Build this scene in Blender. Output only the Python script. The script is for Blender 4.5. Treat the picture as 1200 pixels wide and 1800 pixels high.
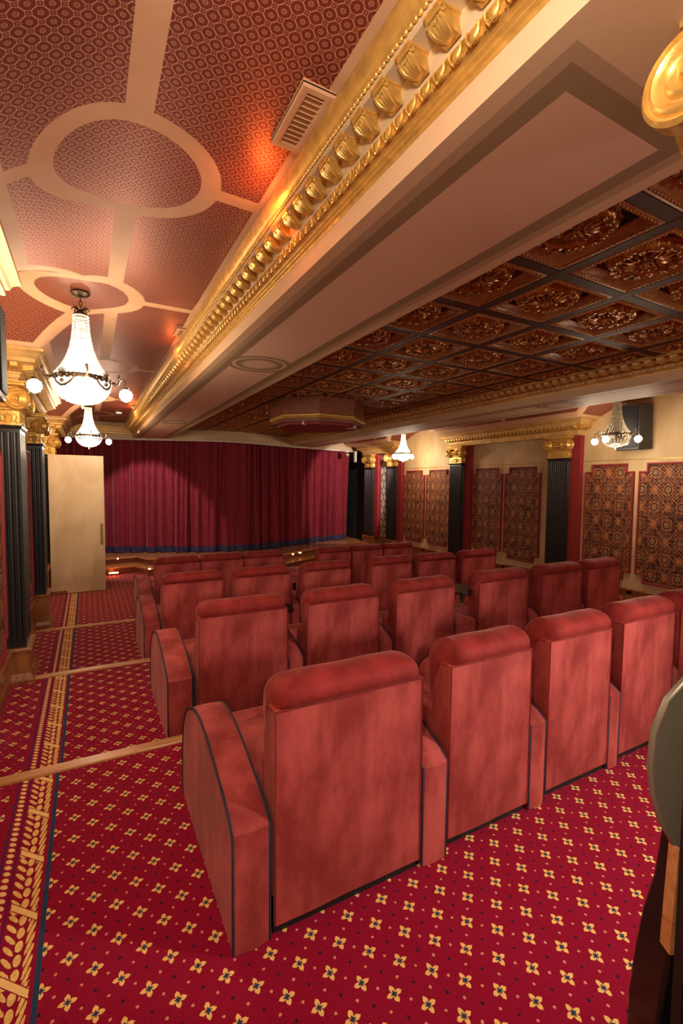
import bpy, math, random
from mathutils import Vector, Matrix
random.seed(7)
PI=math.pi
scene=bpy.context.scene
for o in list(bpy.data.objects): bpy.data.objects.remove(o)
COL=scene.collection

# ------------------------------------------------------------------ camera
cam=bpy.data.cameras.new('camera'); cam.sensor_fit='VERTICAL'; cam.sensor_height=36; cam.lens=820/1800*36; cam.clip_start=.05
co=bpy.data.objects.new('camera',cam); COL.objects.link(co)
MC=((0.87884452,0.01998776,0.47668941),(-0.47700344,0.05775378,0.87700184),(0.01000131,0.99813075,-0.06029082))
co.matrix_world=Matrix(((MC[0][0],MC[0][1],-MC[0][2],0),(MC[1][0],MC[1][1],-MC[1][2],0),(MC[2][0],MC[2][1],-MC[2][2],1.65),(0,0,0,1)))
scene.camera=co
# ------------------------------------------------------------------ light and exposure
scene.view_settings.view_transform='Standard'; scene.view_settings.look='None'; scene.view_settings.gamma=1; scene.view_settings.exposure=0.12
w=bpy.data.worlds.new('world'); scene.world=w; w.use_nodes=True
w.node_tree.nodes['Background'].inputs[0].default_value=(1,.8,.6,1); w.node_tree.nodes['Background'].inputs[1].default_value=.02
WARM=(1,.80,.56); SOFT=(1,.88,.74); ORANGE=(1,.22,.04)
def lamp(name,loc,power,color=WARM,size=.1,kind='POINT',target=None,spot=1.2,blend=.6):
    l=bpy.data.lights.new(name,kind); l.energy=power; l.color=color
    if kind=='AREA': l.shape='DISK'; l.size=size
    else: l.shadow_soft_size=size
    if kind=='SPOT': l.spot_size=spot; l.spot_blend=blend
    o=bpy.data.objects.new(name,l); COL.objects.link(o); o.location=loc
    if target is not None: o.rotation_euler=(Vector(target)-Vector(loc)).to_track_quat('-Z','Y').to_euler()
    return o
LK=2.3
lamp('unseen_light',(2.9,-.3,1.6),85*LK,SOFT,.10,'SPOT',(2.0,1.6,.75),1.55,.7)  # unseen spot, aimed to brighten the nearest seat row and miss the ceiling
lamp('unseen_light',(2.6,-1.0,2.2),15*LK,SOFT,.12)  # unseen fill added behind the camera, lifts the coffers
lamp('unseen_light',(0.0,.2,2.45),33*LK,SOFT,.08)
lamp('unseen_light',(6.3,.2,2.3),18*LK,WARM,.12)
lamp('curtain_beam',(6.5,9.5,2.55),110*LK,(1,.84,.78),.03,'SPOT',(6.7,12.3,1.3),1.15,.3)  # added beam for the curtain's bright right side, no fixture there
lamp('curtain_beam',(.6,9.95,2.9),85*LK,(1,.84,.78),.03,'SPOT',(1.3,11.8,.25),1.15,.35)
for p,e in (((.70,2.05,2.84),.9),((.71,4.7,2.84),.5),((.72,9.2,2.84),.9)): lamp('cornice_glow',p,e*LK,ORANGE,.04)  # added bare lights below the crown for an orange glow, no fitting

# ------------------------------------------------------------------ node helpers
class V:
    def __init__(s,nt,k): s.nt=nt; s.k=k
    def _l(s,inp,v):
        if isinstance(v,V): s.nt.links.new(v.k,inp)
        else: inp.default_value=v
    def m(s,op,b=None,c=None):
        n=s.nt.nodes.new('ShaderNodeMath'); n.operation=op
        s.nt.links.new(s.k,n.inputs[0])
        if b is not None: s._l(n.inputs[1],b)
        if c is not None: s._l(n.inputs[2],c)
        return V(s.nt,n.outputs[0])
    def __add__(s,b): return s.m('ADD',b)
    __radd__=__add__
    def __sub__(s,b): return s.m('SUBTRACT',b)
    def __rsub__(s,b): return s.m('MULTIPLY',-1.0)+b
    def __mul__(s,b): return s.m('MULTIPLY',b)
    __rmul__=__mul__
    def __truediv__(s,b): return s.m('DIVIDE',b)
    def abs(s): return s.m('ABSOLUTE')
    def lt(s,b): return s.m('LESS_THAN',b)
    def gt(s,b): return s.m('GREATER_THAN',b)
    def mn(s,b): return s.m('MINIMUM',b)
    def mx(s,b): return s.m('MAXIMUM',b)
    def sin(s): return s.m('SINE')
    def cos(s): return s.m('COSINE')
    def sqrt(s): return s.m('SQRT')
    def pow(s,b): return s.m('POWER',b)
    def floor(s): return s.m('FLOOR')
    def mod(s,p): return s-(s/p).floor()*p          # 0..p
    def cell(s,p): return (s/p+.5).mod(1.0)-.5      # -.5...5 around multiples of p
    def band(s,c,h): return (s-c).abs().lt(h)
    def smooth(s,a,b):
        n=s.nt.nodes.new('ShaderNodeMapRange'); n.interpolation_type='SMOOTHSTEP'
        s.nt.links.new(s.k,n.inputs[0]); n.inputs[1].default_value=a; n.inputs[2].default_value=b
        return V(s.nt,n.outputs[0])
def hyp(a,b): return (a*a+b*b).sqrt()
class Mat:
    def __init__(s,name,color=(.8,.8,.8),rough=.5,metal=0,spec=.5,emit=None,es=0,sheen=0,coat=0):
        m=s.mat=bpy.data.materials.new(name); m.use_nodes=True; s.nt=m.node_tree
        s.b=s.nt.nodes['Principled BSDF']; i=s.b.inputs
        i['Base Color'].default_value=(*color,1); i['Roughness'].default_value=rough; i['Metallic'].default_value=metal
        i['Specular IOR Level'].default_value=spec
        if emit: i['Emission Color'].default_value=(*emit,1); i['Emission Strength'].default_value=es
        if sheen: i['Sheen Weight'].default_value=sheen; i['Sheen Roughness'].default_value=.35
        if coat: i['Coat Weight'].default_value=coat; i['Coat Roughness'].default_value=.15
    def pos(s,obj=True):
        t=s.nt.nodes.new('ShaderNodeTexCoord'); q=s.nt.nodes.new('ShaderNodeSeparateXYZ')
        s.pv=t.outputs['Object']; s.nt.links.new(s.pv,q.inputs[0])
        return [V(s.nt,q.outputs[k]) for k in range(3)]
    def noise(s,scale,detail=3,stretch=None,rough=.5,dist=0):
        n=s.nt.nodes.new('ShaderNodeTexNoise'); n.inputs['Scale'].default_value=scale; n.inputs['Detail'].default_value=detail; n.inputs['Roughness'].default_value=rough
        n.inputs['Distortion'].default_value=dist
        if not hasattr(s,'pv'): s.pos()
        if stretch:
            v=s.nt.nodes.new('ShaderNodeVectorMath'); v.operation='MULTIPLY'; s.nt.links.new(s.pv,v.inputs[0]); v.inputs[1].default_value=stretch
            s.nt.links.new(v.outputs[0],n.inputs['Vector'])
        else: s.nt.links.new(s.pv,n.inputs['Vector'])
        return V(s.nt,n.outputs[0])
    def mix(s,f,a,b):
        n=s.nt.nodes.new('ShaderNodeMix'); n.data_type='RGBA'
        s.nt.links.new(f.k,n.inputs[0])
        for inp,v in ((n.inputs[6],a),(n.inputs[7],b)):
            if isinstance(v,V): s.nt.links.new(v.k,inp)
            else: inp.default_value=(*v,1)
        return V(s.nt,n.outputs[2])
    def col(s,v): s.nt.links.new(v.k,s.b.inputs['Base Color']); return s
    def inp(s,name,v): s.nt.links.new(v.k,s.b.inputs[name]); return s
    def bump(s,h,strength=.5,dist=.01):
        n=s.nt.nodes.new('ShaderNodeBump'); n.inputs['Strength'].default_value=strength; n.inputs['Distance'].default_value=dist
        s.nt.links.new(h.k,n.inputs['Height']); s.nt.links.new(n.outputs[0],s.b.inputs['Normal']); return s
M={}
def mk(key,*a,**k): M[key]=Mat(key,*a,**k); return M[key]
# velvet
def velvet(key,c1,c2,sc=4):
    m=mk(key,c1,.75,0,.25,sheen=.22); m.pos()
    n=m.noise(sc,5,(1,1,.45),.65,.12).smooth(.36,.68)
    n2=m.noise(90,2)
    m.col(m.mix(n,c2,c1)); m.bump(n2,.15,.002)
    m.b.inputs['Sheen Tint'].default_value=(1,.45,.4,1)
velvet('velvet',(.47,.084,.074),(.24,.028,.025),4)
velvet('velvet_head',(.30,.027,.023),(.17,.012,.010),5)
mk('piping',(.012,.018,.04),.7)
mk('black_base',(.01,.009,.009),.6)
# gold
def gold(key,c,rough,sc=25,metal=.6):
    m=mk(key,c,rough,metal); m.pos(); n=m.noise(sc,4)
    m.col(m.mix(n.smooth(.3,.7),tuple(x*.72 for x in c),c)); m.bump(n,.25,.01)
gold('gold',(.80,.50,.13),.36); gold('gold_cream',(.78,.50,.19),.45,8,.45); gold('gold_dark',(.50,.235,.065),.33,18,.7)
gold('frame_gold',(.50,.26,.10),.42,12,.25); gold('rosette_gold',(.46,.20,.055),.28,30,.65); gold('brass',(.45,.28,.10),.3,30); gold('bronze',(.10,.065,.035),.4,40,.8)
def plaster(key,c1,c2,sc=1.6,rough=.7,st=None):
    m=mk(key,c1,rough); m.pos(); n=m.noise(sc,3,st,.55,.3).smooth(.35,.7); m.col(m.mix(n,c2,c1)); m.bump(m.noise(60,3),.08,.005)
plaster('cream',(.62,.46,.28),(.50,.36,.21)); plaster('cream_ceiling',(.60,.36,.20),(.52,.30,.165),2.5,.5)
plaster('wall_cream',(.66,.49,.27),(.50,.34,.17),2.2,.6,(1,1,.5))
plaster('door_cream',(.50,.36,.20),(.66,.50,.30),2.2,.42,(1,1,.55))
mk('white_trim',(.65,.6,.52),.5)
mk('burgundy',(.25,.018,.022),.6); mk('black_wall',(.012,.013,.015),.8); mk('black_gloss',(.008,.007,.007),.25,0,.5)
mk('black_paint',(.012,.011,.011),.35); mk('speaker_black',(.03,.032,.036),.35); mk('grille_black',(.006,.006,.007),.9)
mk('grey_metal',(.26,.24,.19),.38,.4); mk('white_plastic',(.75,.75,.72),.4)
def wood(key,c1,c2,st,rough=.35,coat=.2):
    m=mk(key,c1,rough,coat=coat); m.pos(); n=m.noise(3,5,st,.6,.6).smooth(.3,.7); m.col(m.mix(n,c1,c2)); m.bump(n,.08,.004)
wood('wood_v',(.20,.062,.017),(.33,.12,.035),(9,9,.8)); wood('wood_x',(.40,.16,.055),(.62,.30,.12),(.8,12,12),.3)
wood('wood_stage',(.36,.12,.035),(.56,.23,.07),(.6,12,6),.22,.4); wood('wood_dark',(.045,.012,.006),(.075,.022,.010),(8,8,1.2),.55,0)
wood('mahogany',(.16,.040,.016),(.25,.070,.026),(2,2,14),.35,.25)
mk('field_red',(.075,.006,.005),.6); mk('field_navy',(.006,.008,.016),.6)
mk('glass_glow',(.95,.93,.9),.15,emit=(1,.86,.68),es=7.0)
mk('globe_glow',(.95,.93,.9),.15,emit=(1,.87,.7),es=10.0)
mk('led',(1,.8,.5),.3,emit=(1,.55,.2),es=12.0); mk('down_glow',(1,1,1),.3,emit=(1,.85,.65),es=12.0)
mk('crystal',(.8,.76,.7),.08,.0,.9,emit=(1,.82,.6),es=.45)
mk('orange_glow',(1,.3,.1),.4,emit=(1,.12,.02),es=2.0)
# soffit with painted panels
def soffit_mat(key,x0,x1,meds,ystart):
    m=mk(key,(.6,.4,.28),.6); X,Y,Z=m.pos()
    xc=(x0+x1)/2; hw=(x1-x0)/2
    dx=(X-xc).abs()
    r=None; rm=None
    for y in meds:
        d=hyp(X-xc,Y-y); r=d if r is None else r.mn(d)
    base=m.mix(m.noise(1.3,3).smooth(.3,.7),(.60,.385,.27),(.66,.44,.31))
    inner=(dx-(hw-.155)).mx(ystart+.10-Y).mx(.27-r)         # <0 inside the inner field
    light=(inner.lt(.055))*(inner.gt(0)); out=(inner.lt(.105))*(inner.gt(.055))
    med=inner.gt(0)*r.lt(.27).mx(0)
    dark=(inner.band(.03,.03)); lite=inner.band(.08,.02)
    field=inner.lt(0)
    nearmed=r.lt(.225)
    keep=1.0-nearmed
    c=m.mix(field,(.60,.42,.26),base)
    c=m.mix(lite*keep,c,(.42,.29,.175)); c=m.mix(dark*keep,c,(.27,.18,.10))
    c=m.mix(r.band(.175,.022),c,(.27,.18,.10)); c=m.mix(r.band(.14,.013),c,(.42,.29,.175)); c=m.mix(r.lt(.125),c,base)
    m.col(c); m.bump(m.noise(70,2),.06,.004)
soffit_mat('soffit_left',.92,1.65,(3.83,8.15),.72); soffit_mat('soffit_right',4.77,5.45,(3.83,8.15),.72)
# carpet
def carpet():
    m=mk('carpet',(.2,.004,.012),.95,0,.1,sheen=.15); X,Y,Z=m.pos()
    RED=(.26,.0035,.026); RED2=(.14,.002,.016); GOLD=(.80,.50,.15); PINK=(.62,.26,.16); NAVY=(.022,.045,.095); DK=(.02,.012,.03)
    n=m.noise(160,2); wob=(m.noise(60,2)-.5)*.006
    p=.0775
    Xw=X+wob+.089; Yw=Y+wob-1.621
    # flowers on the centred square lattice: rotate by 45 degrees
    s=p*math.sqrt(2)
    u=((Xw+Yw)/math.sqrt(2)).cell(s)*s; v=((Xw-Yw)/math.sqrt(2)).cell(s)*s
    a=(u+v)/math.sqrt(2); b=(u-v)/math.sqrt(2)             # axis aligned local coordinates
    aa=a.abs(); ab=b.abs(); mxx=aa.mx(ab); mnn=aa.mn(ab)
    # petal along the axes
    pet=hyp((mxx-.0145)/1.2,mnn*1.0).lt(.0083); dia=(mnn/.0075+(mxx-.0205).abs()/.008).lt(1.0)
    ctr=hyp(a,b).lt(.0065); ctrx=(mnn.lt(.0026))*(mxx.lt(.011))*(hyp(a,b).lt(.011))
    fl=pet.mx(dia)
    u2=((Xw+Yw)/math.sqrt(2)+s/2).cell(s)*s; v2=((Xw-Yw)/math.sqrt(2)+s/2).cell(s)*s
    dark=hyp(u2,v2).lt(.0055)
    pink=hyp(u2,v).mn(hyp(u,v2)).lt(.0050)
    allover=m.mix(n,RED2,RED)
    allover=m.mix(n.smooth(.25,.5),RED2,RED)
    c=m.mix(dark,allover,DK); c=m.mix(pink,c,PINK); c=m.mix(fl,c,GOLD); c=m.mix(ctr.mx(ctrx),c,NAVY)
    hgt=fl.mx(pink*.6)
    # border
    inb=X.lt(-.171)*X.gt(-.392)
    bc=m.mix(X.band(-.180,.0085),allover,NAVY)
    bc=m.mix((X+wob).band(-.357,.004),bc,(.05,.02,.09)); bc=m.mix((X+wob).band(-.307,.0025),bc,(.06,.01,.08))
    by=((Y+(X+.331)*.5)/.0362).mod(1.0)-.5
    bead=hyp((X+wob+.331)/.0135,by/.34).lt(1.0)
    # garland
    gx=X+wob+.247; P=.305; gy=((Y-1.755)/P).mod(1.0)*P
    wg=((Y-1.755+gx*1.0)/P+.5).mod(1.0)*P-P/2; wrap=wg.abs().lt(.0155)*gx.abs().lt(.046)
    ax=gx.abs(); q=.047
    # side leaves pointing up and out
    right=gx.gt(0)
    ly=(gy-ax*(right*1.5+1.3)+.01).mod(q)-q/2
    t=(ax-.032+right*.0)/(right*-.004+.0175)
    side=hyp(t,ly/(right*.006+.0135)).lt(1.0)
    cy=(gy-.012).mod(q*1.2)-q*.6
    cen=hyp(gx/.0120,cy/.0235).lt(1.0)
    gl=side.mx(cen)*(1.0-wg.abs().lt(.020))
    wr=gx.abs().lt(.05)
    shade=m.noise(45,1).smooth(.3,.7)
    gcol=m.mix(shade,(.68,.40,.11),(.82,.53,.17))
    bc=m.mix(bead,bc,PINK if False else (.80,.50,.2)); bc=m.mix(gl,bc,gcol); bc=m.mix(wrap,bc,(.82,.54,.19))
    c=m.mix(inb,c,bc); h=hgt*(1.0-inb)+(gl.mx(wrap).mx(bead))*inb
    m.col(c); m.bump(h+n*.6,.55,.006)
carpet()
# pressed metal ceiling
def tin(key,meds,groins,left=True):
    m=mk(key,(.3,.1,.06),.4,.45); X,Y,Z=m.pos()
    if not left: X=X*-1.0+6.4
    s=.0403
    u=((X+Y)/math.sqrt(2)).cell(s); v=((X-Y)/math.sqrt(2)).cell(s)
    au=u.abs(); av=v.abs(); L1=au+av
    ridge=(au.mx(av).gt(.462)*L1.lt(.72)).mx(L1.band(.72,.032)); r=hyp(u,v)
    dots=((hyp(au-.16,av).mn(hyp(au,av-.16)).mn(hyp(au-.113,av-.113))).lt(.05)).mx(r.lt(.045))
    cd=L1.gt(.90)*L1.lt(.955)
    h=ridge.mx(dots*.8).mx(cd*.6)
    c=m.mix(m.noise(1.5,2).smooth(.3,.7),(.19,.036,.020),(.26,.05,.028)); c=m.mix(h,c,(.74,.38,.24))
    # plain bands
    band=X.gt(.737).mx(X.lt(-.255)*1.0)
    rib=X.band(.19,.047)
    ring=None; inside=None
    for (x,y,ro,ri) in meds:
        d=hyp(X-x,Y-y); o=d.lt(ro); i=d.lt(ri); ring=o if ring is None else ring.mx(o); inside=i if inside is None else inside.mx(i)
        rib=rib.mx(Y.band(y,.042))
    base=band*1.0
    for (yc,hw) in groins:
        inbay=(Y-yc).abs().lt(hw)
        base=base*(1.0-inbay*(X.lt(-.1)))
        g=(((Y-yc).abs()/hw-(.2-X)/.53).abs().lt(.13))*X.lt(.2)*X.gt(-.5)*inbay
        edge=((Y-yc).abs().band(hw,.045))*X.lt(-.31)
        rib=rib.mx(g).mx(edge)
    pl=base.mx(rib).mx(ring)*(1.0-inside)
    pc=m.mix(m.noise(3,3).smooth(.3,.7),(.58,.33,.18),(.66,.40,.23))
    m.col(m.mix(pl,c,pc))
    m.inp('Metallic',(1.0-pl)*.45); m.inp('Roughness',pl*.15+.45)
    m.bump(h*(1.0-pl),.6,.005)
MEDL=((.19,.35,.37,.28),(.19,2.25,.37,.285),(0,3.85,.40,.29),(.19,6.1,.37,.285),(.02,8.5,.40,.29),(.19,10.4,.34,.26))
BAYL=((3.85,.80),(8.5,1.0)); BAYR=((3.85,.85),(8.97,.97))
tin('tin_left',MEDL,BAYL); tin('tin_right',MEDL,BAYR,False)
# damask
def damask(key,white=False):
    m=mk(key,(.1,.03,.02),.7,sheen=0); X,Y,Z=m.pos()
    w=(m.noise(22,2)-.5)*.02
    Yw=Y+w; Zw=Z+w
    P,Q=.36,.50
    if white: P,Q=.17,.36
    def el(yo,zo,P,Q): return ((Yw+yo)/P).cell(1.0)*P,((Zw+zo)/Q).cell(1.0)*Q
    y1,z1=el(0,0,P,Q); y2,z2=el(P/2,Q/2,P,Q)
    d1=hyp(y1*1.25,z1); d2=hyp(y2*1.25,z2); d=d1.mn(d2)
    if white:
        ell=hyp(y1*2.1,z1).mn(hyp(y2*2.1,z2))
        f=(ell.lt(.10)).mx((ell*95).sin().gt(.35)*ell.lt(.2)); fine=m.noise(55,3).gt(.52)
        c=m.mix(f,(.10,.085,.07),(.60,.52,.40)); c=m.mix(fine*.6,c,(.16,.13,.1)); m.col(c); return
    ang=((y1*46).sin()*(z1*46).sin()).abs()
    y3,z3=el(P/2,0,P,Q); y4,z4=el(0,Q/2,P,Q); e=hyp(y3*1.5,z3).mn(hyp(y4*1.5,z4))
    ogee=((Yw*(2*PI/P)).cos()*.5+(Zw*(2*PI/Q)).cos()*.5).abs()
    base=m.mix(m.noise(26,3).gt(.5),(.045,.010,.006),(.125,.028,.012))
    c=m.mix(ogee.lt(.035),base,(.32,.12,.038))
    fine=((Yw*130).sin()*(Zw*130).sin()).gt(.45); c=m.mix(fine*(m.noise(9,1).gt(.46)),c,(.42,.16,.05))
    c=m.mix(d.lt(.072),c,(.035,.014,.012)); c=m.mix(d.band(.074,.007),c,(.38,.14,.045))
    c=m.mix(d.band(.034,.006),c,(.50,.24,.08)); c=m.mix(d.lt(.014),c,(.55,.26,.09))
    c=m.mix(e.band(.055,.005).mx(e.lt(.012)).mx(e.band(.034,.004)),c,(.40,.15,.045))
    c=m.mix((hyp(((Yw)/.06).cell(1.0),((Zw)/.0625).cell(1.0))).lt(.10),c,(.55,.27,.11))
    m.col(c)
damask('damask'); damask('ivory_damask',True)

# ------------------------------------------------------------------ mesh helpers
class MB:
    def __init__(s): s.v=[]; s.f=[]
    def add(s,vs,fs):
        n=len(s.v); s.v+= [tuple(p) for p in vs]; s.f+=[tuple(i+n for i in f) for f in fs]; return s
    def box(s,a,b):
        x0,y0,z0=a; x1,y1,z1=b
        return s.add([(x0,y0,z0),(x1,y0,z0),(x1,y1,z0),(x0,y1,z0),(x0,y0,z1),(x1,y0,z1),(x1,y1,z1),(x0,y1,z1)],
            [(0,3,2,1),(4,5,6,7),(0,1,5,4),(1,2,6,5),(2,3,7,6),(3,0,4,7)])
    def grid(s,fn,nu,nv,cu=False,cv=False):
        vs=[fn(i/(nu if cu else nu-1),j/(nv if cv else nv-1)) for i in range(nu) for j in range(nv)]
        fs=[]
        for i in range(nu if cu else nu-1):
            for j in range(nv if cv else nv-1):
                a=i*nv+j; b=((i+1)%nu)*nv+j; c=((i+1)%nu)*nv+(j+1)%nv; d=i*nv+(j+1)%nv
                fs.append((a,b,c,d))
        return s.add(vs,fs)
    def prism(s,poly,fn,h0,h1):   # poly 2D list, fn(a,b,h)->xyz
        n=len(poly); vs=[fn(a,b,h0) for a,b in poly]+[fn(a,b,h1) for a,b in poly]
        return s.add(vs,[tuple(range(n))[::-1],tuple(range(n,2*n))]+[(i,(i+1)%n,n+(i+1)%n,n+i) for i in range(n)])
    def lathe(s,prof,c=(0,0,0),n=24,axis='Z',flip=False):
        def P(r,h,t):
            a,b=r*math.cos(t),r*math.sin(t)
            if axis=='Z': q=(a,b,h)
            elif axis=='X': q=(h,a,b)
            else: q=(a,h,b)
            return (c[0]+q[0],c[1]+q[1],c[2]+q[2])
        m=len(prof); vs=[P(r,h,2*PI*i/n) for i in range(n) for r,h in prof]
        fs=[(i*m+j,((i+1)%n)*m+j,((i+1)%n)*m+j+1,i*m+j+1) for i in range(n) for j in range(m-1)]
        return s.add(vs,fs)
    def sphere(s,c,r,n=8,m=6,sc=(1,1,1)):
        return s.lathe([(0.0001,-1)]+[(math.sin(PI*j/m),-math.cos(PI*j/m)) for j in range(1,m)]+[(0.0001,1)],(0,0,0),n) and s._tf(n*(m+1),c,r,sc)
    def _tf(s,k,c,r,sc):
        for i in range(len(s.v)-k,len(s.v)):
            x,y,z=s.v[i]; s.v[i]=(c[0]+x*r*sc[0],c[1]+y*r*sc[1],c[2]+z*r*sc[2])
        return s
    def tube(s,pts,r,n=8,closed=False):
        pts=[Vector(p) for p in pts]; N=len(pts); rings=[]; up=None
        rr=r if isinstance(r,(list,tuple)) else [r]*N
        for i,p in enumerate(pts):
            a=pts[(i-1)%N] if (closed or i>0) else p; b=pts[(i+1)%N] if (closed or i<N-1) else p
            t=(b-a).normalized()
            if up is None:
                up=Vector((0,0,1)) if abs(t.z)<.9 else Vector((1,0,0))
            up=(up-t*up.dot(t)).normalized(); sd=t.cross(up)
            rings.append([p+up*math.cos(2*PI*k/n)*rr[i]+sd*math.sin(2*PI*k/n)*rr[i] for k in range(n)])
        vs=[q for g in rings for q in g]; fs=[]
        for i in range(N if closed else N-1):
            for k in range(n):
                fs.append((i*n+k,((i+1)%N)*n+k,((i+1)%N)*n+(k+1)%n,i*n+(k+1)%n))
        if not closed: fs+= [tuple(range(n))[::-1],tuple(range((N-1)*n,N*n))]
        return s.add(vs,fs)
    def sweep(s,path,prof,closed=False,flip=1,close_prof=False):
        """path: list of (x,y); prof: list of (out,z); out is to the right of travel * flip"""
        N=len(path); P=[Vector((p[0],p[1])) for p in path]; dirs=[]
        for i in range(N if closed else N-1): dirs.append((P[(i+1)%N]-P[i]).normalized())
        vs=[]
        for i in range(N):
            d1=dirs[i-1] if (closed or i>0) else dirs[0]; d2=dirs[i] if (closed or i<N-1) else dirs[-1]
            n1=Vector((d1.y,-d1.x))*flip; n2=Vector((d2.y,-d2.x))*flip
            m=(n1+n2); m=m/ (m.dot(n1)) if m.length>1e-6 else n1
            for o,z in prof: vs.append((P[i].x+m.x*o,P[i].y+m.y*o,z))
        k=len(prof); fs=[]
        for i in range(N if closed else N-1):
            for j in range(k if close_prof else k-1):
                fs.append((i*k+j,((i+1)%N)*k+j,((i+1)%N)*k+(j+1)%k,i*k+(j+1)%k))
        if not closed and k>2: fs+=[tuple(range(k)),tuple(range((N-1)*k,N*k))[::-1]]
        return s.add(vs,fs)
    def xf(s,fn): s.v=[tuple(fn(*p)) for p in s.v]; return s
    def clampx(s,a,b): s.v=[(min(max(x,a),b),y,z) for x,y,z in s.v]; return s
    def obj(s,name,mat,parent=None,smooth=None,bevel=0,seg=2,subsurf=0):
        me=bpy.data.meshes.new(name); me.from_pydata(s.v,[],s.f); me.update()
        me.materials.append(M[mat].mat)
        if smooth is not None:
            me.shade_smooth(); me.set_sharp_from_angle(angle=math.radians(smooth))
        o=bpy.data.objects.new(name,me); COL.objects.link(o)
        if parent is not None: o.parent=parent
        if bevel:
            b=o.modifiers.new('b','BEVEL'); b.width=bevel; b.segments=seg; b.limit_method='ANGLE'
            if smooth is None: me.shade_smooth(); me.set_sharp_from_angle(angle=math.radians(60))
        if subsurf: x=o.modifiers.new('s','SUBSURF'); x.levels=x.render_levels=subsurf
        import bmesh
        bm=bmesh.new(); bm.from_mesh(me); bmesh.ops.recalc_face_normals(bm,faces=bm.faces); bm.to_mesh(me); bm.free()
        return o
def tag(o,label=None,cat=None,group=None,kind=None):
    if label: o['label']=label
    if cat: o['category']=cat
    if group: o['group']=group
    if kind: o['kind']=kind
    return o
def thing(name,label,cat,loc=(0,0,0),rz=0,group=None):
    o=bpy.data.objects.new(name,None); COL.objects.link(o); o.location=loc; o.rotation_euler=(0,0,rz); o.empty_display_size=.1
    return tag(o,label,cat,group)
def struct(mb,name,mat,**k): return tag(mb.obj(name,mat,**k),kind='structure')
def copy_tree(o,parent=None):
    c=o.copy(); COL.objects.link(c)
    if parent is not None: c.parent=parent
    for ch in list(o.children): copy_tree(ch,c)
    return c
ORD=['first','second','third','fourth','fifth','sixth','seventh','eighth','ninth','tenth','eleventh','twelfth','thirteenth','fourteenth','fifteenth','sixteenth','seventeenth','eighteenth','nineteenth','twentieth']

# ------------------------------------------------------------------ floor and shell
YB=-1.9; YE=13.0; XL=-.66; XR=7.25
TI=[(YB,3.07,0.0),(3.07,4.93,-.12),(4.93,6.9,-.24),(6.9,11.45,-.36)]
mb=MB()
for i,(a,b,z) in enumerate(TI):
    mb.box((XL-.3,a,-.6),(XR+.3,b,z))
struct(mb,'floor','carpet')
NL=('raised wood edge strip of the aisle step closest to the camera','pale wood edge strip of the middle aisle step, ending at the large left pilaster','farthest wood edge strip across the aisle, nearest the open door')
for (y,z,x0),lb in zip(((3.07,0,-.64),(4.93,-.12,-.45),(6.9,-.24,-.62)),NL):
    o=MB().box((x0,y-.075,z-.02),(7.2,y+.012,z+.012)).obj('step_nosing','wood_x',bevel=.008); tag(o,lb,'step edge','wooden step edges')
struct(MB().box((XL-.2,YB,-.6),(XL,YE,3.3)),'wall_left','wall_cream')
struct(MB().box((XR,YB,-.6),(XR+.2,11.75,3.3)),'wall_right','wall_cream')
struct(MB().box((XR,11.75,-.6),(XR+.2,YE,3.3)),'wall_stage','black_wall')
struct(MB().box((XL-.2,YE,-.6),(XR+.2,YE+.2,3.3)),'wall_back','black_wall')
struct(MB().box((XL-.2,YB-.2,-.6),(XR+.2,YB,3.3)),'wall_rear','burgundy')
struct(MB().box((XL-.2,YB-.2,3.15),(XR+.2,YE+.2,3.35)),'ceiling','cream_ceiling')

# vaults
def vault(name,mat,bays,mirror,outer):
    def zA(X): 
        if X<-.33: return 2.74
        return 2.98-.24*((.2-X)/.53)**2 if X<.2 else 2.98-.01*((X-.2)/.53)**2
    def zB(y):
        z=0
        for yc,hw in bays:
            t=abs(y-yc)/hw
            if t<1: z=max(z,2.98-.24*t**2.4)
        return z
    xs=[-.66,-.6,-.5,-.42,-.36,-.331,-.329,-.3]+[-.3+.05*i for i in range(1,25)]+[.92]
    ny=420; ys=[YB+(12.2-YB)*j/(ny-1) for j in range(ny)]
    def fn(u,v):
        X=xs[round(u*(len(xs)-1))]; y=ys[round(v*(ny-1))]; z=max(zA(X),zB(y))
        return ((6.4-X if mirror else X),y,z)
    if mirror: xs[0]=-.86
    return struct(MB().grid(fn,len(xs),ny),name,mat,smooth=40)
vault('ceiling_left','tin_left',BAYL,False,XL); vault('ceiling_right','tin_right',BAYR,True,XR)

# ------------------------------------------------------------------ beams
YBE=11.6
struct(MB().box((.92,YB,2.64),(1.65,YBE,3.16)),'trim_1','soffit_left'); struct(MB().box((4.77,YB,2.64),(5.45,YBE+.2,3.16)),'trim_2','soffit_right')
def bracket_mesh():
    m=MB()   # local: x = out (0..0.1), y across, z down from 0
    prof=[(0,0),(.10,0),(.104,-.012),(.098,-.022),(.088,-.020),(.080,-.030),(.064,-.044),(.045,-.050),(.028,-.058),(0,-.060)]
    m.prism(prof,lambda a,b,h:(a,h,b),-.022,.022)
    m.box((0,-.027,-.008),(.108,.027,.001))
    for sy in (-1,1):
        m.tube([(.088+.012*math.cos(t)*(1-t/12),sy*.023,-.018+.012*math.sin(t)*(1-t/12)) for t in [k*.6 for k in range(14)]],.003,5)
    for k in range(5):  # acanthus ribs
        y=(k-2)*.009; m.tube([(.012,y*.4,-.058),(.04,y*.7,-.056),(.066,y,-.049),(.084,y*1.15,-.036),(.095,y*.9,-.026)],[.004,.006,.006,.005,.004],5)
    for k in range(3): m.sphere((.09-.018*k,0,-.034-.007*k),.007,6,4)
    return m
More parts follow.
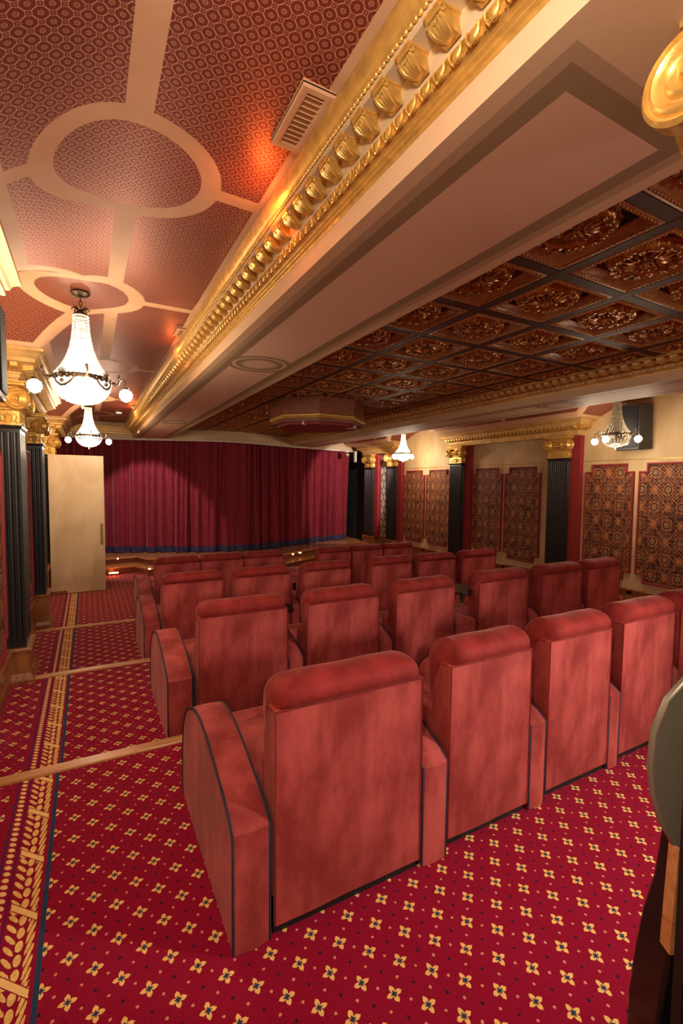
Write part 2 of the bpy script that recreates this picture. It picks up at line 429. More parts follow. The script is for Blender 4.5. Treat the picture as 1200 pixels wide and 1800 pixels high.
def beam_cornice(xb,sgn,y0,y1,label,step=.125,first=.11,matg='gold',bed='cream',n_max=95):
    """sgn=-1: projects towards -x"""
    t=thing('gilded_cornice',label,'cornice',(xb,y0,2.64))
    L=y1-y0
    path=[(0,0),(0,L)] ; fl=sgn
    def S(prof,name,mat,**k): return MB().sweep(path,[(o,z-2.64) for o,z in prof],flip=fl).obj(name,mat,t,**k)
    S([(0,2.93),(.172,2.93),(.172,2.90),(.168,2.885),(.158,2.873),(.150,2.862),(.150,2.856),(0,2.856)],'crown_moulding',matg,smooth=50)
    S([(0,2.856),(.148,2.856),(.146,2.838),(.138,2.833),(.075,2.833),(.072,2.800),(.060,2.785),(.055,2.778),(0,2.778)],'corona',bed)
    S([(0,2.778),(.062,2.778),(.062,2.774),(.050,2.770),(.048,2.752),(.040,2.748),(.030,2.748),(.028,2.743),(.016,2.741),(.014,2.736),(.004,2.733),(.002,2.722),(0,2.722)],'lower_moulding',matg,smooth=40)
    b=MB()
    for i in range(int(L/.021)): b.sphere((sgn*.152,.01+i*.021,.209),.0082,6,4,(1,1.15,1))
    b.obj('bead_string',matg,t,smooth=60)
    b=MB()
    for i in range(int(L/.0625)):
        y=(first-y0)%.0625+i*.0625; b.sphere((sgn*.056,y,.121),.0175,8,6,(.75,.95,1))
        b.sphere((sgn*.054,y+.03125,.121),.008,5,4,(.6,.5,2.0))
        b.tube([(sgn*.066,y-.02,.136),(sgn*.066,y-.021,.118),(sgn*.062,y-.012,.104),(sgn*.062,y+.012,.104),(sgn*.066,y+.021,.118),(sgn*.066,y+.02,.136)],.0035,4)
    b.obj('egg_and_dart',matg,t,smooth=60)
    bm_=bracket_mesh(); bm_.xf(lambda x,y,z:(sgn*x*.70,y*1.2,z*.80)); proto=None; n=0
    y=first
    while y<y1-.05 and n<n_max:
        if y>y0+.03:
            if proto is None: o=proto=bm_.obj('bracket',matg,t,smooth=45)
            else: o=proto.copy(); COL.objects.link(o)
            o.location=(sgn*.070,y-y0,2.8335-2.64); n+=1
        y+=step
    return t
beam_cornice(.92,-1,.02,11.5,'bright gold modillion cornice along the left edge of the big left beam')
beam_cornice(4.77,-1,1.9,11.6,'gold modillion cornice with dark gaps below the coffers on the right beam',.11,2.0,'gold_cream','gold_dark',90)

# ------------------------------------------------------------------ coffers
PX=.62; PY=.625; X0=2.38-PX; Y0=1.82; ZB=2.85
xl=[X0-0.02+PX*i for i in range(0,6)]; xl=[1.75,2.38,2.99,3.62,4.25,4.72]
xl=[1.70,2.38,3.00,3.68,4.34,4.70]
xl=[1.76,2.38,3.00,3.65,4.27]; 
yl=[Y0+PY*k for k in range(-3,16)]
g=MB(); g.box((1.65,YB,2.99),(4.77,YBE,3.02)); struct(g,'ceiling_field','wood_dark')
g=MB()
for x in xl: g.box((x-.038,YB,ZB),(x+.038,11.2,2.99))
for y in yl: g.box((1.65,y-.038,ZB+.001),(4.77,y+.038,2.99))
g.box((1.65,11.1,ZB+.002),(4.77,YBE,2.99)); g.box((4.66,YB,ZB-.001),(4.77,11.2,2.99)); g.box((1.65,YB,ZB-.001),(1.72,11.2,2.99))
struct(g,'trim_3','wood_dark',bevel=.004,seg=1)
def rosette_mesh(seed):
    random.seed(seed); m=MB(); R=.205
    def fn(u,v):
        t=2*PI*u; r=v
        lob=1+.035*math.cos(8*t)+.02*math.cos(16*t+1)
        rad=R*r*lob
        rim=math.exp(-((r-.79)/.13)**4)
        h=-.006-.036*rim*(1+.13*math.cos(16*t+9*r)+.10*math.sin(8*t-12*r))
        if r<.66: h-=.014*math.exp(-((r-.55)/.12)**2)*(1+.8*math.cos(18*t))
        h-=.040*math.exp(-(r/.17)**2)
        h-=.020*math.exp(-((r-.28)/.08)**2)*(1+.9*math.cos(9*t))
        if r>.93: h*=max(0,(1-r)/.07)
        return (rad*math.cos(t),rad*.97*math.sin(t),h)
    m.grid(fn,128,30,cu=True)
    for k in range(16):   # scrolls on the rim
        t=2*PI*k/16; c=(R*.80*math.cos(t),R*.78*math.sin(t))
        m.tube([(c[0]+.017*(1-q/13)*math.cos(q*.75+t+(k%2)*PI),c[1]+.017*(1-q/13)*math.sin(q*.75+t+(k%2)*PI),-.046-.004*q/12) for q in range(11)],.0048,5)
    for k in range(18):   # inner flutes
        t=2*PI*k/18
        m.tube([(R*q*math.cos(t+.3*(q-.3)),R*q*.97*math.sin(t+.3*(q-.3)),-.026-.012*math.sin(PI*(q-.22)/.42)) for q in (.22,.33,.44,.55,.64)],[.004,.0065,.007,.006,.004],5)
    for k in range(10):
        t=2*PI*k/10; m.sphere((R*.13*math.cos(t),R*.13*math.sin(t),-.046),.009,6,4)
    m.sphere((0,0,-.050),.014,8,6)
    return m
def coffer(w,h,col):
    t=thing('ceiling_coffer','x','ceiling coffer')
    a,b=w/2,h/2
    MB().box((-a+.05,-b+.05,.0),(a-.05,b-.05,.02)).obj('coffer_panel',col,t)
    rect=[(-a,-b),(a,-b),(a,b),(-a,b)]
    MB().sweep(rect,[(0,.02),(0,-.044),(-.008,-.048),(-.02,-.047),(-.034,-.042),(-.038,-.034),(-.045,-.031),(-.066,-.012),(-.072,-.008),(-.074,0.02)],closed=True,close_prof=True).obj('gilded_frame','frame_gold',t,smooth=50)
    bd=MB(); 
    for (x0,y0),(x1,y1) in zip(rect,rect[1:]+rect[:1]):
        L=math.hypot(x1-x0,y1-y0); n=int((L-.06)/.026)
        nx,ny=-(y1-y0)/L,(x1-x0)/L
        for i in range(n+1):
            f=(.03+(L-.06)*i/n)/L; bd.sphere((x0+(x1-x0)*f+nx*.024,y0+(y1-y0)*f+ny*.024,-.045),.0090,6,4,(1,1,1.1))
    bd.obj('bead_border','gold_dark',t,smooth=60)
    r=rosette_mesh(3).obj('rosette','rosette_gold',t,smooth=60); r.scale=(min(1,w/.54),1.0,1)
    return t
protos={}
edges=[1.72]+xl+[4.66]
cols=[(edges[i]+(.038 if i else 0),edges[i+1]-(.038 if i+1<len(edges)-1 else 0)) for i in range(len(edges)-1)]
cols=[c for c in cols if c[1]-c[0]>.2]
colname=['nearest the left beam','second from the left beam','in the middle column','second from the right beam','nearest the right beam']
for j in range(1,len(yl)-1):
    for i,(xa,xb) in enumerate(cols):
        yc=(yl[j]+yl[j+1])/2; 
        if yl[j+1]>11.2: continue
        xc=(xa+xb)/2; wdt=round(xb-xa,3); colr='field_red' if (i+j)%2 else 'field_navy'
        key=(wdt,colr)
        # hidden by the beam: columns near the left beam close to the camera
        if key not in protos: protos[key]=coffer(wdt,PY-.076,colr); o=protos[key]
        else: o=copy_tree(protos[key])
        o.location=(xc,yc,2.898)
        nm=ORD[j-1]
        tag(o,f"{'Red' if colr=='field_red' else 'navy'}-backed gilt coffer with carved rosette, {colname[i] if len(cols)==5 else ORD[i]+' from the left beam'}, {nm} row from the camera".replace('Red','red'),'ceiling coffer','gilded ceiling coffers')

# ------------------------------------------------------------------ entablatures over the pilasters
def entablature(path,flip,label,z0=2.49,out=1.0):
    t=thing('gilded_entablature',label,'entablature',(path[1][0],path[1][1],z0),0,None)
    ox,oy=path[1]; pp=[(x-ox,y-oy) for x,y in path]
    def S(prof,name,mat,**k): return MB().sweep(pp,[(o,z-z0) for o,z in prof],flip=flip,close_prof=True).obj(name,mat,t,**k)
    S([(-.1,2.49),(.0,2.49),(.0,2.515),(.012,2.518),(.012,2.55),(.022,2.553),(.026,2.565),(.04,2.572),(-.1,2.572)],'architrave','gold_cream',smooth=40)
    S([(-.1,2.572),(.035,2.572),(.035,2.63),(-.1,2.63)],'dentil_bed','gold_dark')
    S([(-.1,2.63),(.12,2.63),(.135,2.637),(.135,2.665),(.15,2.672),(.165,2.70),(.185,2.715),(.20,2.72),(.20,2.742),(-.1,2.742)],'crown_moulding','gold_cream',smooth=40)
    d=MB(); e=MB()
    for k in range(len(pp)-1):
        (x0,y0),(x1,y1)=pp[k],pp[k+1]; L=math.hypot(x1-x0,y1-y0); dx,dy=(x1-x0)/L,(y1-y0)/L; nx,ny=dy*flip,-dx*flip
        n=int((L+.1)/.085)
        for i in range(n):
            s=i*.085+.02 if k else L-.02-i*.085
            cx,cy=x0+dx*s,y0+dy*s
            vs=[]
            for a,b,zz in ((-.024,.03,2.585),(.024,.03,2.585),(.024,.105,2.60),(-.024,.105,2.60),(-.024,.03,2.631),(.024,.03,2.631),(.024,.112,2.631),(-.024,.112,2.631)):
                vs.append((cx+dx*a+nx*b,cy+dy*a+ny*b,zz-z0))
            d.add(vs,[(0,3,2,1),(4,5,6,7),(0,1,5,4),(1,2,6,5),(2,3,7,6),(3,0,4,7)])
        for i in range(int(L/.03)):
            s=i*.03+.015; e.sphere((x0+dx*s+nx*.045,y0+dy*s+ny*.045,2.574-z0),.010,5,4)
    d.obj('dentil_row','gold',t,smooth=40); e.obj('bead_row','gold',t,smooth=60)
    return t
FL,FR=-.50,7.05
entablature([(FL,-1.2),(FL,3.02),(XL,3.02)],1,'gold cornice fragment high at the top left edge, nearest the camera') if False else None
entablature([(XL,-1.3),(FL,-1.3),(FL,2.98),(XL,2.98)],1,'gold cornice end high at the left picture edge, nearest the camera')
entablature([(XL,4.85),(FL,4.85),(FL,7.42),(XL,7.42)],1,'gold entablature block over the two large left pilasters behind the big chandelier')
entablature([(XL,9.72),(FL,9.72),(FL,11.45),(XL,11.45)],1,'small gold entablature above the open door on the left wall')
entablature([(XR,4.92),(FR,4.92),(FR,7.98),(XR,7.98)],-1,'long gold dentil entablature on the right wall between the two fluted pilasters')
entablature([(XR,10.08),(FR,10.08),(FR,11.7),(XR,11.7)],-1,'short gold entablature on the far right wall near the stage')
entablature([(XR,-1.3),(FR,-1.3),(FR,2.9),(XR,2.9)],-1,'gold entablature on the right wall beside the camera, outside the speaker bay')

# ------------------------------------------------------------------ pilasters
def fluted_section(x0,x1,y0,y1,faces):
    """polygon ccw with flutes on given faces: list of 'x0','x1','y0','y1'"""
    pts=[]
    def edge(a,b,face):
        L=math.hypot(b[0]-a[0],b[1]-a[1]); d=((b[0]-a[0])/L,(b[1]-a[1])/L); n=(-d[1],d[0])   # inward for ccw
        pts.append(a)
        if face in faces:
            k=max(2,round((L-.03)/.042)); p=(L-.03)/k; r=p*.36
            for i in range(k):
                c=.015+p*(i+.5)
                for q in range(0,9):
                    t=PI*q/8; s=c-r*math.cos(t); h=r*.8*math.sin(t); pts.append((a[0]+d[0]*s+n[0]*h,a[1]+d[1]*s+n[1]*h))
    edge((x0,y0),(x1,y0),'y0'); edge((x1,y0),(x1,y1),'x1'); edge((x1,y1),(x0,y1),'y1'); edge((x0,y1),(x0,y0),'x0')
    return pts
def volute(m,c,R,axis,sg,n=36):
    """concentric scroll disc with outward face along sg*axis"""
    prof=[(.0001,.026),(.08,.025),(.13,.020),(.17,.010),(.22,.008),(.28,.016),(.36,.020),(.44,.016),(.49,.007),(.54,.007),(.60,.014),(.70,.019),(.78,.014),(.82,.006),(.86,.006),(.91,.014),(1.0,.004),(1.0,-.04),(.0001,-.04)]
    m.lathe([(r*R,sg*h*R/.09) for r,h in prof],c,n,axis)
def capital(t,x0,x1,y0,y1,z0,z1,room,mat='gold',near=-1,R=.094,lim=True,vo=.05):
    """room=+1 faces +x (left wall), -1 faces -x"""
    h=z1-z0; nk=h*.38
    xf=x1 if room>0 else x0
    m=MB(); m.box((x0,y0,z0),(x1,y1,z0+nk)); m.sweep([(x0,y0),(x1,y0),(x1,y1),(x0,y1)],[(0,z0+nk-.02),(.012,z0+nk-.012),(.012,z0+nk),(.03,z0+nk+.01),(.035,z0+nk+.03),(.0,z0+nk+.05)],closed=True)
    m.box((x0,y0,z0+nk),(x1,y1,z1-.04))
    m.sweep([(x0,y0),(x1,y0),(x1,y1),(x0,y1)],[(-.02,z1-.045),(.03,z1-.045),(.045,z1-.035),(.045,z1-.018),(.06,z1-.012),(.06,z1),(-.02,z1)],closed=True,close_prof=True)
    (m.clampx(XL+.002,XR-.002) if lim else m).obj('capital_block',mat,t,smooth=40)
    # leaf relief on neck
    r=MB()
    for fc in ('room','side'):
        if fc=='room': a,b=y0,y1
        else: a,b=x0,x1
        c=(a+b)/2; w=(b-a)
        def P(s,zz,o):
            if fc=='room': return (xf+room*o,c+s*w,z0+zz*nk)
            return (c+s*w,y0-o,z0+zz*nk)
        for k in range(-3,4): r.tube([P(k*.02,.1,.004),P(k*.05,.45,.010),P(k*.085,.8-.06*abs(k),.004)],[.004,.008,.003],5)
        for sg in (-1,1):
            r.tube([P(sg*(.30+.10*math.cos(q)*(1-q/11)),.42+.28*math.sin(q)*(1-q/11),.004) for q in [k*.6 for k in range(16)]],.005,5)
            r.tube([P(sg*.12,.15,.003),P(sg*.25,.25,.005),P(sg*.42,.12,.003)],.005,5)
    r.obj('leaf_relief',mat,t,smooth=60)
    zc=z0+nk+.10*h+R*.45
    for yy in (y0+.01,y1-.01):
        m=MB(); volute(m,(xf+room*vo,yy,zc),R,'X',room)
        if vo>.1: m.lathe([(.0001,-.01),(R*.97,-.01),(R*.7,vo*.45),(R*.62,vo*.6),(R*.9,vo-.03),(.0001,vo-.03)],(xf,yy,zc),24,'X') if room>0 else m.lathe([(.0001,.01),(R*.97,.01),(R*.7,-vo*.45),(R*.62,-vo*.6),(R*.9,-vo+.03),(.0001,-vo+.03)],(xf,yy,zc),24,'X')
        m.obj('volute',mat,t,smooth=35)
    xo=xf-room*.01
    for yy,sg in ((y0-.045,-1),(y1+.045,1)) :
        m=MB(); volute(m,(xo,yy,zc),R,'Y',sg); m.obj('volute',mat,t,smooth=35)
    m=MB(); m.tube([(xf+room*.02,y0+.03,zc+R*.35),(xf+room*.025,(y0+y1)/2,zc+R*.15),(xf+room*.02,y1-.03,zc+R*.35)],R*.30,10)
    for k in range(5): m.sphere((xf+room*.05,y0+(y1-y0)*(.3+.1*k),zc-R*.25),.018,7,5,(1,1,1.3))
    m.obj('echinus',mat,t,smooth=50)
def pilaster(label,room,y0,y1,zf,ped=True,zb=.19,zt=2.12,face=None,strip=True,pedname='wood_v'):
    wall=XL if room>0 else XR; f=FL if room>0 else FR
    x0,x1=(wall,f) if room>0 else (f,wall)
    t=thing('fluted_pilaster',label,'pilaster',((x0+x1)/2,(y0+y1)/2,zf))
    W=lambda mbx: mbx.clampx(XL+.002,XR-.002).xf(lambda x,y,z:(x-(x0+x1)/2,y-(y0+y1)/2,z-zf))
    sec=fluted_section(x0,x1,y0,y1,('y0','x1' if room>0 else 'x0','y1'))
    m=MB(); m.prism(sec,lambda a,b,h:(a,b,h),zb+.06,zt-.06); m.box((x0,y0,zb),(x1,y1,zb+.06)); m.box((x0,y0,zt-.06),(x1,y1,zt-.02))
    m.sweep([(x0,y0),(x1,y0),(x1,y1),(x0,y1)],[(-.02,zt-.03),(.006,zt-.03),(.012,zt-.02),(.018,zt-.008),(.018,zt),(-.02,zt)],closed=True,close_prof=True)
    W(m).obj('shaft','black_paint',t,smooth=35)
    # capital in world coords then shifted
    before=set(bpy.data.objects)
    capital(t,x0,x1,y0,y1,zt,2.49,room)
    for o in set(bpy.data.objects)-before: o.location=(-(x0+x1)/2,-(y0+y1)/2,-zf)
    if ped:
        e=.03; rect=[(x0-e,y0-e),(x1+e,y0-e),(x1+e,y1+e),(x0-e,y1+e)]
        m=MB(); m.box((x0-.02,y0-.02,zf),(x1+.02,y1+.02,zb-.02)); m.sweep(rect,[(-.05,zb-.04),(-.01,zb-.04),(.01,zb-.028),(.012,zb-.012),(.002,zb-.0),(-.05,zb)],closed=True,close_prof=True)
        m.sweep(rect,[(-.05,zf),(.025,zf),(.025,zf+.03),(.012,zf+.045),(.008,zf+.07),(-.008,zf+.085),(-.05,zf+.085)],closed=True,close_prof=True)
        W(m).obj('pedestal',pedname,t,smooth=40)
    return t
pilaster('tall black fluted pilaster on wood pedestal at left edge, behind the big chandelier',1,4.85,5.22,-.12)
pilaster('second black fluted pilaster on the left wall, just before the cream door',1,7.05,7.40,-.24)
pilaster('farthest left pilaster, its gold capital showing above the cream door',1,9.75,10.10,-.36)
pilaster('black fluted pilaster with gold scroll capital nearest the camera on right wall',-1,5.10,5.46,-.24,zb=.10)
pilaster('second black fluted pilaster from the camera on the right wall',-1,7.62,7.98,-.36,zb=.10)
pilaster('black pilaster between the right far chandelier and the ivory damask panel',-1,10.1,10.46,-.36,zb=.17)
pilaster('last black pilaster beside the stage on the right wall',-1,11.22,11.6,-.36,zb=.17)
# burgundy strips behind right pilasters, structure
for k,(y0,y1) in enumerate(((4.93,5.10),(7.46,7.62),(9.93,10.1),(11.05,11.22))):
    struct(MB().box((XR-.1,y0,.1 if k<2 else .17),(XR+.0,y1,2.49)),'trim_%d'%(4+k),'burgundy')
for k,(y0,y1) in enumerate(((5.22,5.36),(7.40,7.5))):
    struct(MB().box((XL,y0,.19),(XL+.05,y1,2.49)),'trim_%d'%(8+k),'burgundy')

# ------------------------------------------------------------------ damask wall panels
def wall_panel(label,wall,y0,y1,z0=.22,z1=2.0,mat='damask',n=.12,grp=None,plain=False):
    s=1 if wall=='L' else -1; x=XL if wall=='L' else XR
    t=thing('fabric_panel',label,'wall panel',(x,(y0+y1)/2,(z0+z1)/2),0,grp)
    a,b=(y1-y0)/2,(z1-z0)/2; k=.11
    P=[(-a,-b+n),(-a+k,-b+n),(-a+k,-b),(a-k,-b),(a-k,-b+n),(a,-b+n),(a,b-n),(a-k,b-n),(a-k,b),(-a+k,b),(-a+k,b-n),(-a,b-n)]
    if plain: P=[(-a,-b),(a,-b),(a,b),(-a,b)]
    MB().prism(P,lambda p,q,h:(s*h,p,q),0,.03).obj('fabric',mat,t)
    m=MB(); m.sweep(P,[(-.022,.0),(-.022,.045),(-.016,.05),(-.004,.05),(.004,.042),(.004,0)],closed=True,close_prof=True)
    m.xf(lambda p,q,h:(s*h,p,q)); m.obj('frame','burgundy',t,smooth=40)
    return t
wall_panel('damask fabric panel on the right wall nearest the camera, cut by the picture edge','R',3.20,4.01)
wall_panel('damask fabric panel just right of the nearest right pilaster','R',4.09,4.86)
wall_panel('damask panel immediately left of the nearest right pilaster','R',5.74,6.56)
wall_panel('damask panel immediately right of the second right-wall pilaster','R',6.64,7.44)
wall_panel('brightly lit damask panel right of the far right chandelier, nearer the camera','R',8.14,8.98)
wall_panel('damask panel below the far right chandelier, nearer the stage','R',9.06,9.90)
wall_panel('ivory damask strip between the two far black pilasters by the stage','R',10.52,11.0,.17,2.40,'ivory_damask',plain=True)
wall_panel('damask panel at the extreme left picture edge before the tall pilaster','L',3.35,4.72)
wall_panel('damask panel between the two black pilasters on the left wall','L',5.50,6.92)
# panel joint lines on right wall
for z in (2.06,): struct(MB().box((XR-.006,3.0,z-.004),(XR+.0,9.93,z+.004)),'trim_10','gold_dark')
for y in (4.05,6.6,9.02): pass
# wainscot
def wains(name,wall,y0,y1,zf,zt):
    s=1 if wall=='L' else -1; x=XL if wall=='L' else XR
    m=MB(); m.box((min(x,x+s*.03),y0,zf),(max(x,x+s*.03),y1,zt-.03)); m.box((min(x,x+s*.065),y0,zt-.03),(max(x,x+s*.065),y1,zt)); m.box((min(x,x+s*.05),y0,zf),(max(x,x+s*.05),y1,zf+.1))
    n=max(1,round((y1-y0)/.55))
    for i in range(n+1):
        y=y0+(y1-y0)*i/n; m.box((min(x,x+s*.045),max(y0,y-.04),zf),(max(x,x+s*.045),min(y1,y+.04),zt-.03))
    m.box((min(x,x+s*.045),y0,zt-.09),(max(x,x+s*.045),y1,zt-.03))
    struct(m,name,'wood_v',bevel=.006,seg=1)
for k,(y0,y1,zf) in enumerate(((YB,3.07,0),(3.07,4.82,-.12),(5.25,7.02,-.24),(7.43,9.72,-.36),(10.13,11.5,-.36))): wains('baseboard_left_%d'%(k+1),'L',y0,y1,zf,.19)
for k,(y0,y1,zf,zt) in enumerate(((YB,3.07,0,.1),(3.07,5.07,-.12,.1),(5.49,7.59,-.24,.1),(8.01,10.06,-.36,.1),(10.0,11.62,-.36,.17))): wains('baseboard_right_%d'%(k+1),'R',y0,y1,zf,zt)

# ------------------------------------------------------------------ stage
def smooth_path(pts,n=40):
    out=[]
    P=[Vector(p) for p in pts]; P=[2*P[0]-P[1]]+P+[2*P[-1]-P[-2]]
    for i in range(1,len(P)-2):
        for k in range(n):
            t=k/n; a,b,c,d=P[i-1],P[i],P[i+1],P[i+2]
            out.append(.5*((2*b)+(c-a)*t+(2*a-5*b+4*c-d)*t*t+(3*b-a-3*c+d)*t**3))
    out.append(P[-2]); return out
HP=[(-.66,11.75),(.35,11.8),(1.25,11.5),(2.9,10.95),(4.5,11.42),(6.8,12.15),(7.3,12.3)]
hp=smooth_path(HP,14)
m=MB(); m.sweep([tuple(p) for p in hp],[(0,2.60),(.0,3.16),(-.08,3.16),(-.08,2.60)],close_prof=True); struct(m,'wall_proscenium','cream',smooth=30)
m=MB(); m.sweep([tuple(p) for p in hp],[(0,2.595),(.025,2.595),(.03,2.61),(.02,2.625),(0,2.625)],close_prof=True); struct(m,'trim_11','white_trim',smooth=30)
# gilded grille frieze between beam and left wall
t=thing('fretwork_grille','gilded fretwork frieze above the stage curtain at the end of the left vault','grille',(.3,11.6,2.8))
m=MB(); m.box((-.9,.0,-.075),(.6,.012,.075)); m.obj('backing','cream',t)
m=MB(); m.box((-.9,-.012,.065),(.6,0,.075)); m.box((-.9,-.012,-.075),(.6,0,-.065))
for i in range(8):
    x=-.9+i*.1875
    for a,b,c,d in ((.02,-.05,.03,.05),(.06,-.05,.07,.05),(.12,-.03,.13,.03),(.16,-.03,.17,.03)): m.box((x+a,-.012,b),(x+c,0,d))
    m.box((x,-.012,.015),(x+.19,0,.023)); m.box((x,-.012,-.023),(x+.19,0,-.015))
m.obj('fretwork','gold',t)
SP=[(-.655,11.38),(.3,11.35),(.93,11.42),(1.13,10.95),(1.9,10.68),(3.0,10.35),(3.9,10.25),(5.24,10.98),(6.0,11.1),(7.24,11.3)]
m=MB(); z=-.03
top=[(x,y) for x,y in SP]; poly=top+[(7.24,YE-.01),(-.655,YE-.01)]
m.prism(poly,lambda a,b,h:(a,b,h),z-.04,z)
poly2=[(x,y+.05) for x,y in SP]+[(7.24,YE-.01),(-.655,YE-.01)]
m2=MB(); m2.prism(poly2,lambda a,b,h:(a,b,h),-.36,z-.04)
st=thing('stage','low wooden stage with an angled two-level front under the curtain','stage',(3.3,12,-.36))
o=m.xf(lambda x,y,z:(x-3.3,y-12,z+.36)).obj('stage_floor','wood_stage',st,bevel=.008,seg=1)
o=m2.xf(lambda x,y,z:(x-3.3,y-12,z+.36)).obj('riser','mahogany',st)
SP2=[(-.66,11.06),(.3,11.03),(.85,11.08),(1.1,10.62),(1.9,10.34),(3.0,10.0),(3.9,9.92),(5.3,10.65),(6.2,10.9)]
poly3=SP2+[(6.2,11.2),(5.24,11.1),(3.9,10.4),(1.3,11.1),(.93,11.5),(-.66,11.5)]
m=MB(); m.prism(poly3,lambda a,b,h:(a-3.3,b-12,h+.36),-.22,-.185); m.obj('step','wood_stage',st,bevel=.006,seg=1)
m=MB(); m.prism([(x,y+.05) for x,y in SP2]+poly3[len(SP2):],lambda a,b,h:(a-3.3,b-12,h+.36),-.36,-.22); m.obj('step_riser','mahogany',st)
# small lights on the stage front
LS=[(.45,11.0,-.30,.09,'glowing orange light strip at the floor below the stage step, far left'),(.55,11.34,-.05,.012,'tiny light dot under the stage edge near the door'),
    (1.55,10.79,-.06,.05,'short bright strip light under the stage edge'),(1.78,10.71,-.06,.012,'small point light right of the short strip under the stage edge'),(2.0,10.63,-.06,.03,'pair of small lights under the stage edge above the front left seat'),
    (1.12,10.6,-.2,.02,'small light on the lower stage step corner'),(4.35,10.46,-.07,.02,'left light reflected on the right stage steps'),(4.6,10.6,-.07,.03,'right light on the right stage steps')]
for x,y,zz,w_,lb in LS:
    t=thing('step_light',lb,'step light',(x,y,zz))
    MB().box((-w_,-.012,-.012),(w_,.0,.012)).obj('lens','led',t); MB().box((-w_-.006,0.0,-.016),(w_+.006,.03,.016)).obj('housing','brass',t)
lamp('step_light_glow',(.45,10.93,-.27),.8,ORANGE,.03)
# curtain
def curtain():
    CP=[(-.66,12.0),(.35,12.15),(1.3,11.85),(2.6,11.35),(3.9,11.30),(4.8,11.66),(5.9,12.08),(6.98,12.42)]
    cp=smooth_path(CP,60); N=len(cp)
    s=[0]
    for i in range(1,N): s.append(s[-1]+(cp[i]-cp[i-1]).length)
    nu=1000; nv=26; z0,z1=-.015,2.75
    random.seed(5); ph=[random.uniform(0,6.28) for _ in range(8)]
    import bisect
    def ytop(x):
        for a,b in zip(hp,hp[1:]):
            if a.x<=x<=b.x: return a.y+(b.y-a.y)*(x-a.x)/(b.x-a.x)+.17
        return (hp[-1].y if x>1 else hp[0].y)+.17
    def base(q):
        d=q*s[-1]; i=min(N-2,max(0,bisect.bisect(s,d)-1)); f=(d-s[i])/(s[i+1]-s[i]+1e-9)
        p=cp[i].lerp(cp[i+1],f); tt=(cp[i+1]-cp[i]).normalized(); return p,Vector((tt.y,-tt.x)),d
    def pt(u,v):
        p,n,d=base(u)
        w=d+.05*math.sin(d*3.1+ph[0])+.04*math.sin(d*7.3+ph[1])
        low=1-v
        f1=math.sin(w*2*PI/.155+ph[2]+.5*math.sin(d*1.7)); f2=math.sin(w*2*PI/.31+ph[3]+low*.8*math.sin(d*2.3)); f3=math.sin(w*2*PI/.085+ph[4]); f4=math.sin(w*2*PI/.62+ph[5])
        amp=.036+.012*math.sin(d*1.3)
        f1=math.copysign(abs(f1)**.7,f1)
        off=1.35*amp*f1*(.7+.2*v)+.06*f2*(.25+low*.75)+.010*f3*v+.05*f4*low
        # lean: top is slightly forward, following the proscenium
        lean=.30*v*(1 if True else 0)
        q=p+n*off; q.y+=(ytop(q.x)-p.y)*v
        return (q.x,q.y,z0+(z1-z0)*v)
    t=thing('stage_curtain','full-width pleated crimson velvet stage curtain with navy fringe','curtain',(3.3,11.6,-.03))
    m=MB(); m.grid(lambda u,v:pt(u,.045+.955*v),nu,nv); m.xf(lambda x,y,z:(x-3.3,y-11.6,z+.03)); m.obj('velvet_drape','curtain_velvet',t,smooth=80)
    m=MB(); 
    def fr(u,v):
        x,y,z=pt(u,.0+.05*v)
        if v<.3: z+=.006*math.sin(u*3000)
        return (x-3.3,y-11.6-.008-.006*math.sin(v*9+u*900),z+.03)
    m.grid(fr,nu,4); m.obj('fringe','fringe_navy',t,smooth=80)
m=mk('curtain_velvet',(.3,.02,.03),.8,0,.15,sheen=.5); m.pos(); n=m.noise(30,3,(1,1,.15)); m.col(m.mix(n.smooth(.3,.7),(.17,.014,.024),(.23,.022,.036))); m.b.inputs['Sheen Tint'].default_value=(1,.4,.45,1)
mk('fringe_navy',(.035,.028,.085),.9)
curtain()
# end bracket of proscenium, globe lamp, wall socket
t=thing('spotlight','small globe-shaped spotlight hanging from the right end of the proscenium','spotlight',(6.55,11.75,2.60))
MB().lathe([(.0001,0),(.035,-.0),(.035,-.02),(.012,-.03),(.012,-.06),(.0001,-.06)],(0,0,0)).obj('mount','white_plastic',t,smooth=40)
MB().sphere((0,0,-.12),.075,16,12).obj('globe','brass',t,smooth=80)
t=thing('curtain_bracket','white plaster bracket at the right end of the curtain track','bracket',(7.0,12.1,2.6))
MB().box((-.03,-.1,-.30),(.03,.02,.02)).obj('plate','white_trim',t,bevel=.02); MB().lathe([(.0001,-.03),(.03,-.03),(.03,.03),(.0001,.03)],(0,-.03,-.28),16,'X').obj('scroll_end','white_trim',t,smooth=40)
t=thing('wall_socket','white wall socket low on the black wall right of the stage','socket',(XR-.01,11.95,.06))
MB().box((-.006,-.04,-.06),(0,.04,.06)).obj('plate','white_plastic',t,bevel=.003)

# ------------------------------------------------------------------ door
d=struct(MB().box((0,-.025,0),(.86,.025,2.46)),'door_1','door_cream',bevel=.004,seg=1); d.location=(-.60,9.58,-.35); 
d['label']='open cream slab door standing out from the left wall'
t=MB(); t.box((.785,-.034,.86),(.83,-.025,1.22)); t.box((.79,-.036,.84),(.825,-.026,1.24)); t.obj('push_plate','brass',d,bevel=.006); 
MB().box((0.01,-.04,.0),(.24,-.026,.05)).obj('kick_strip','wood_v',d)

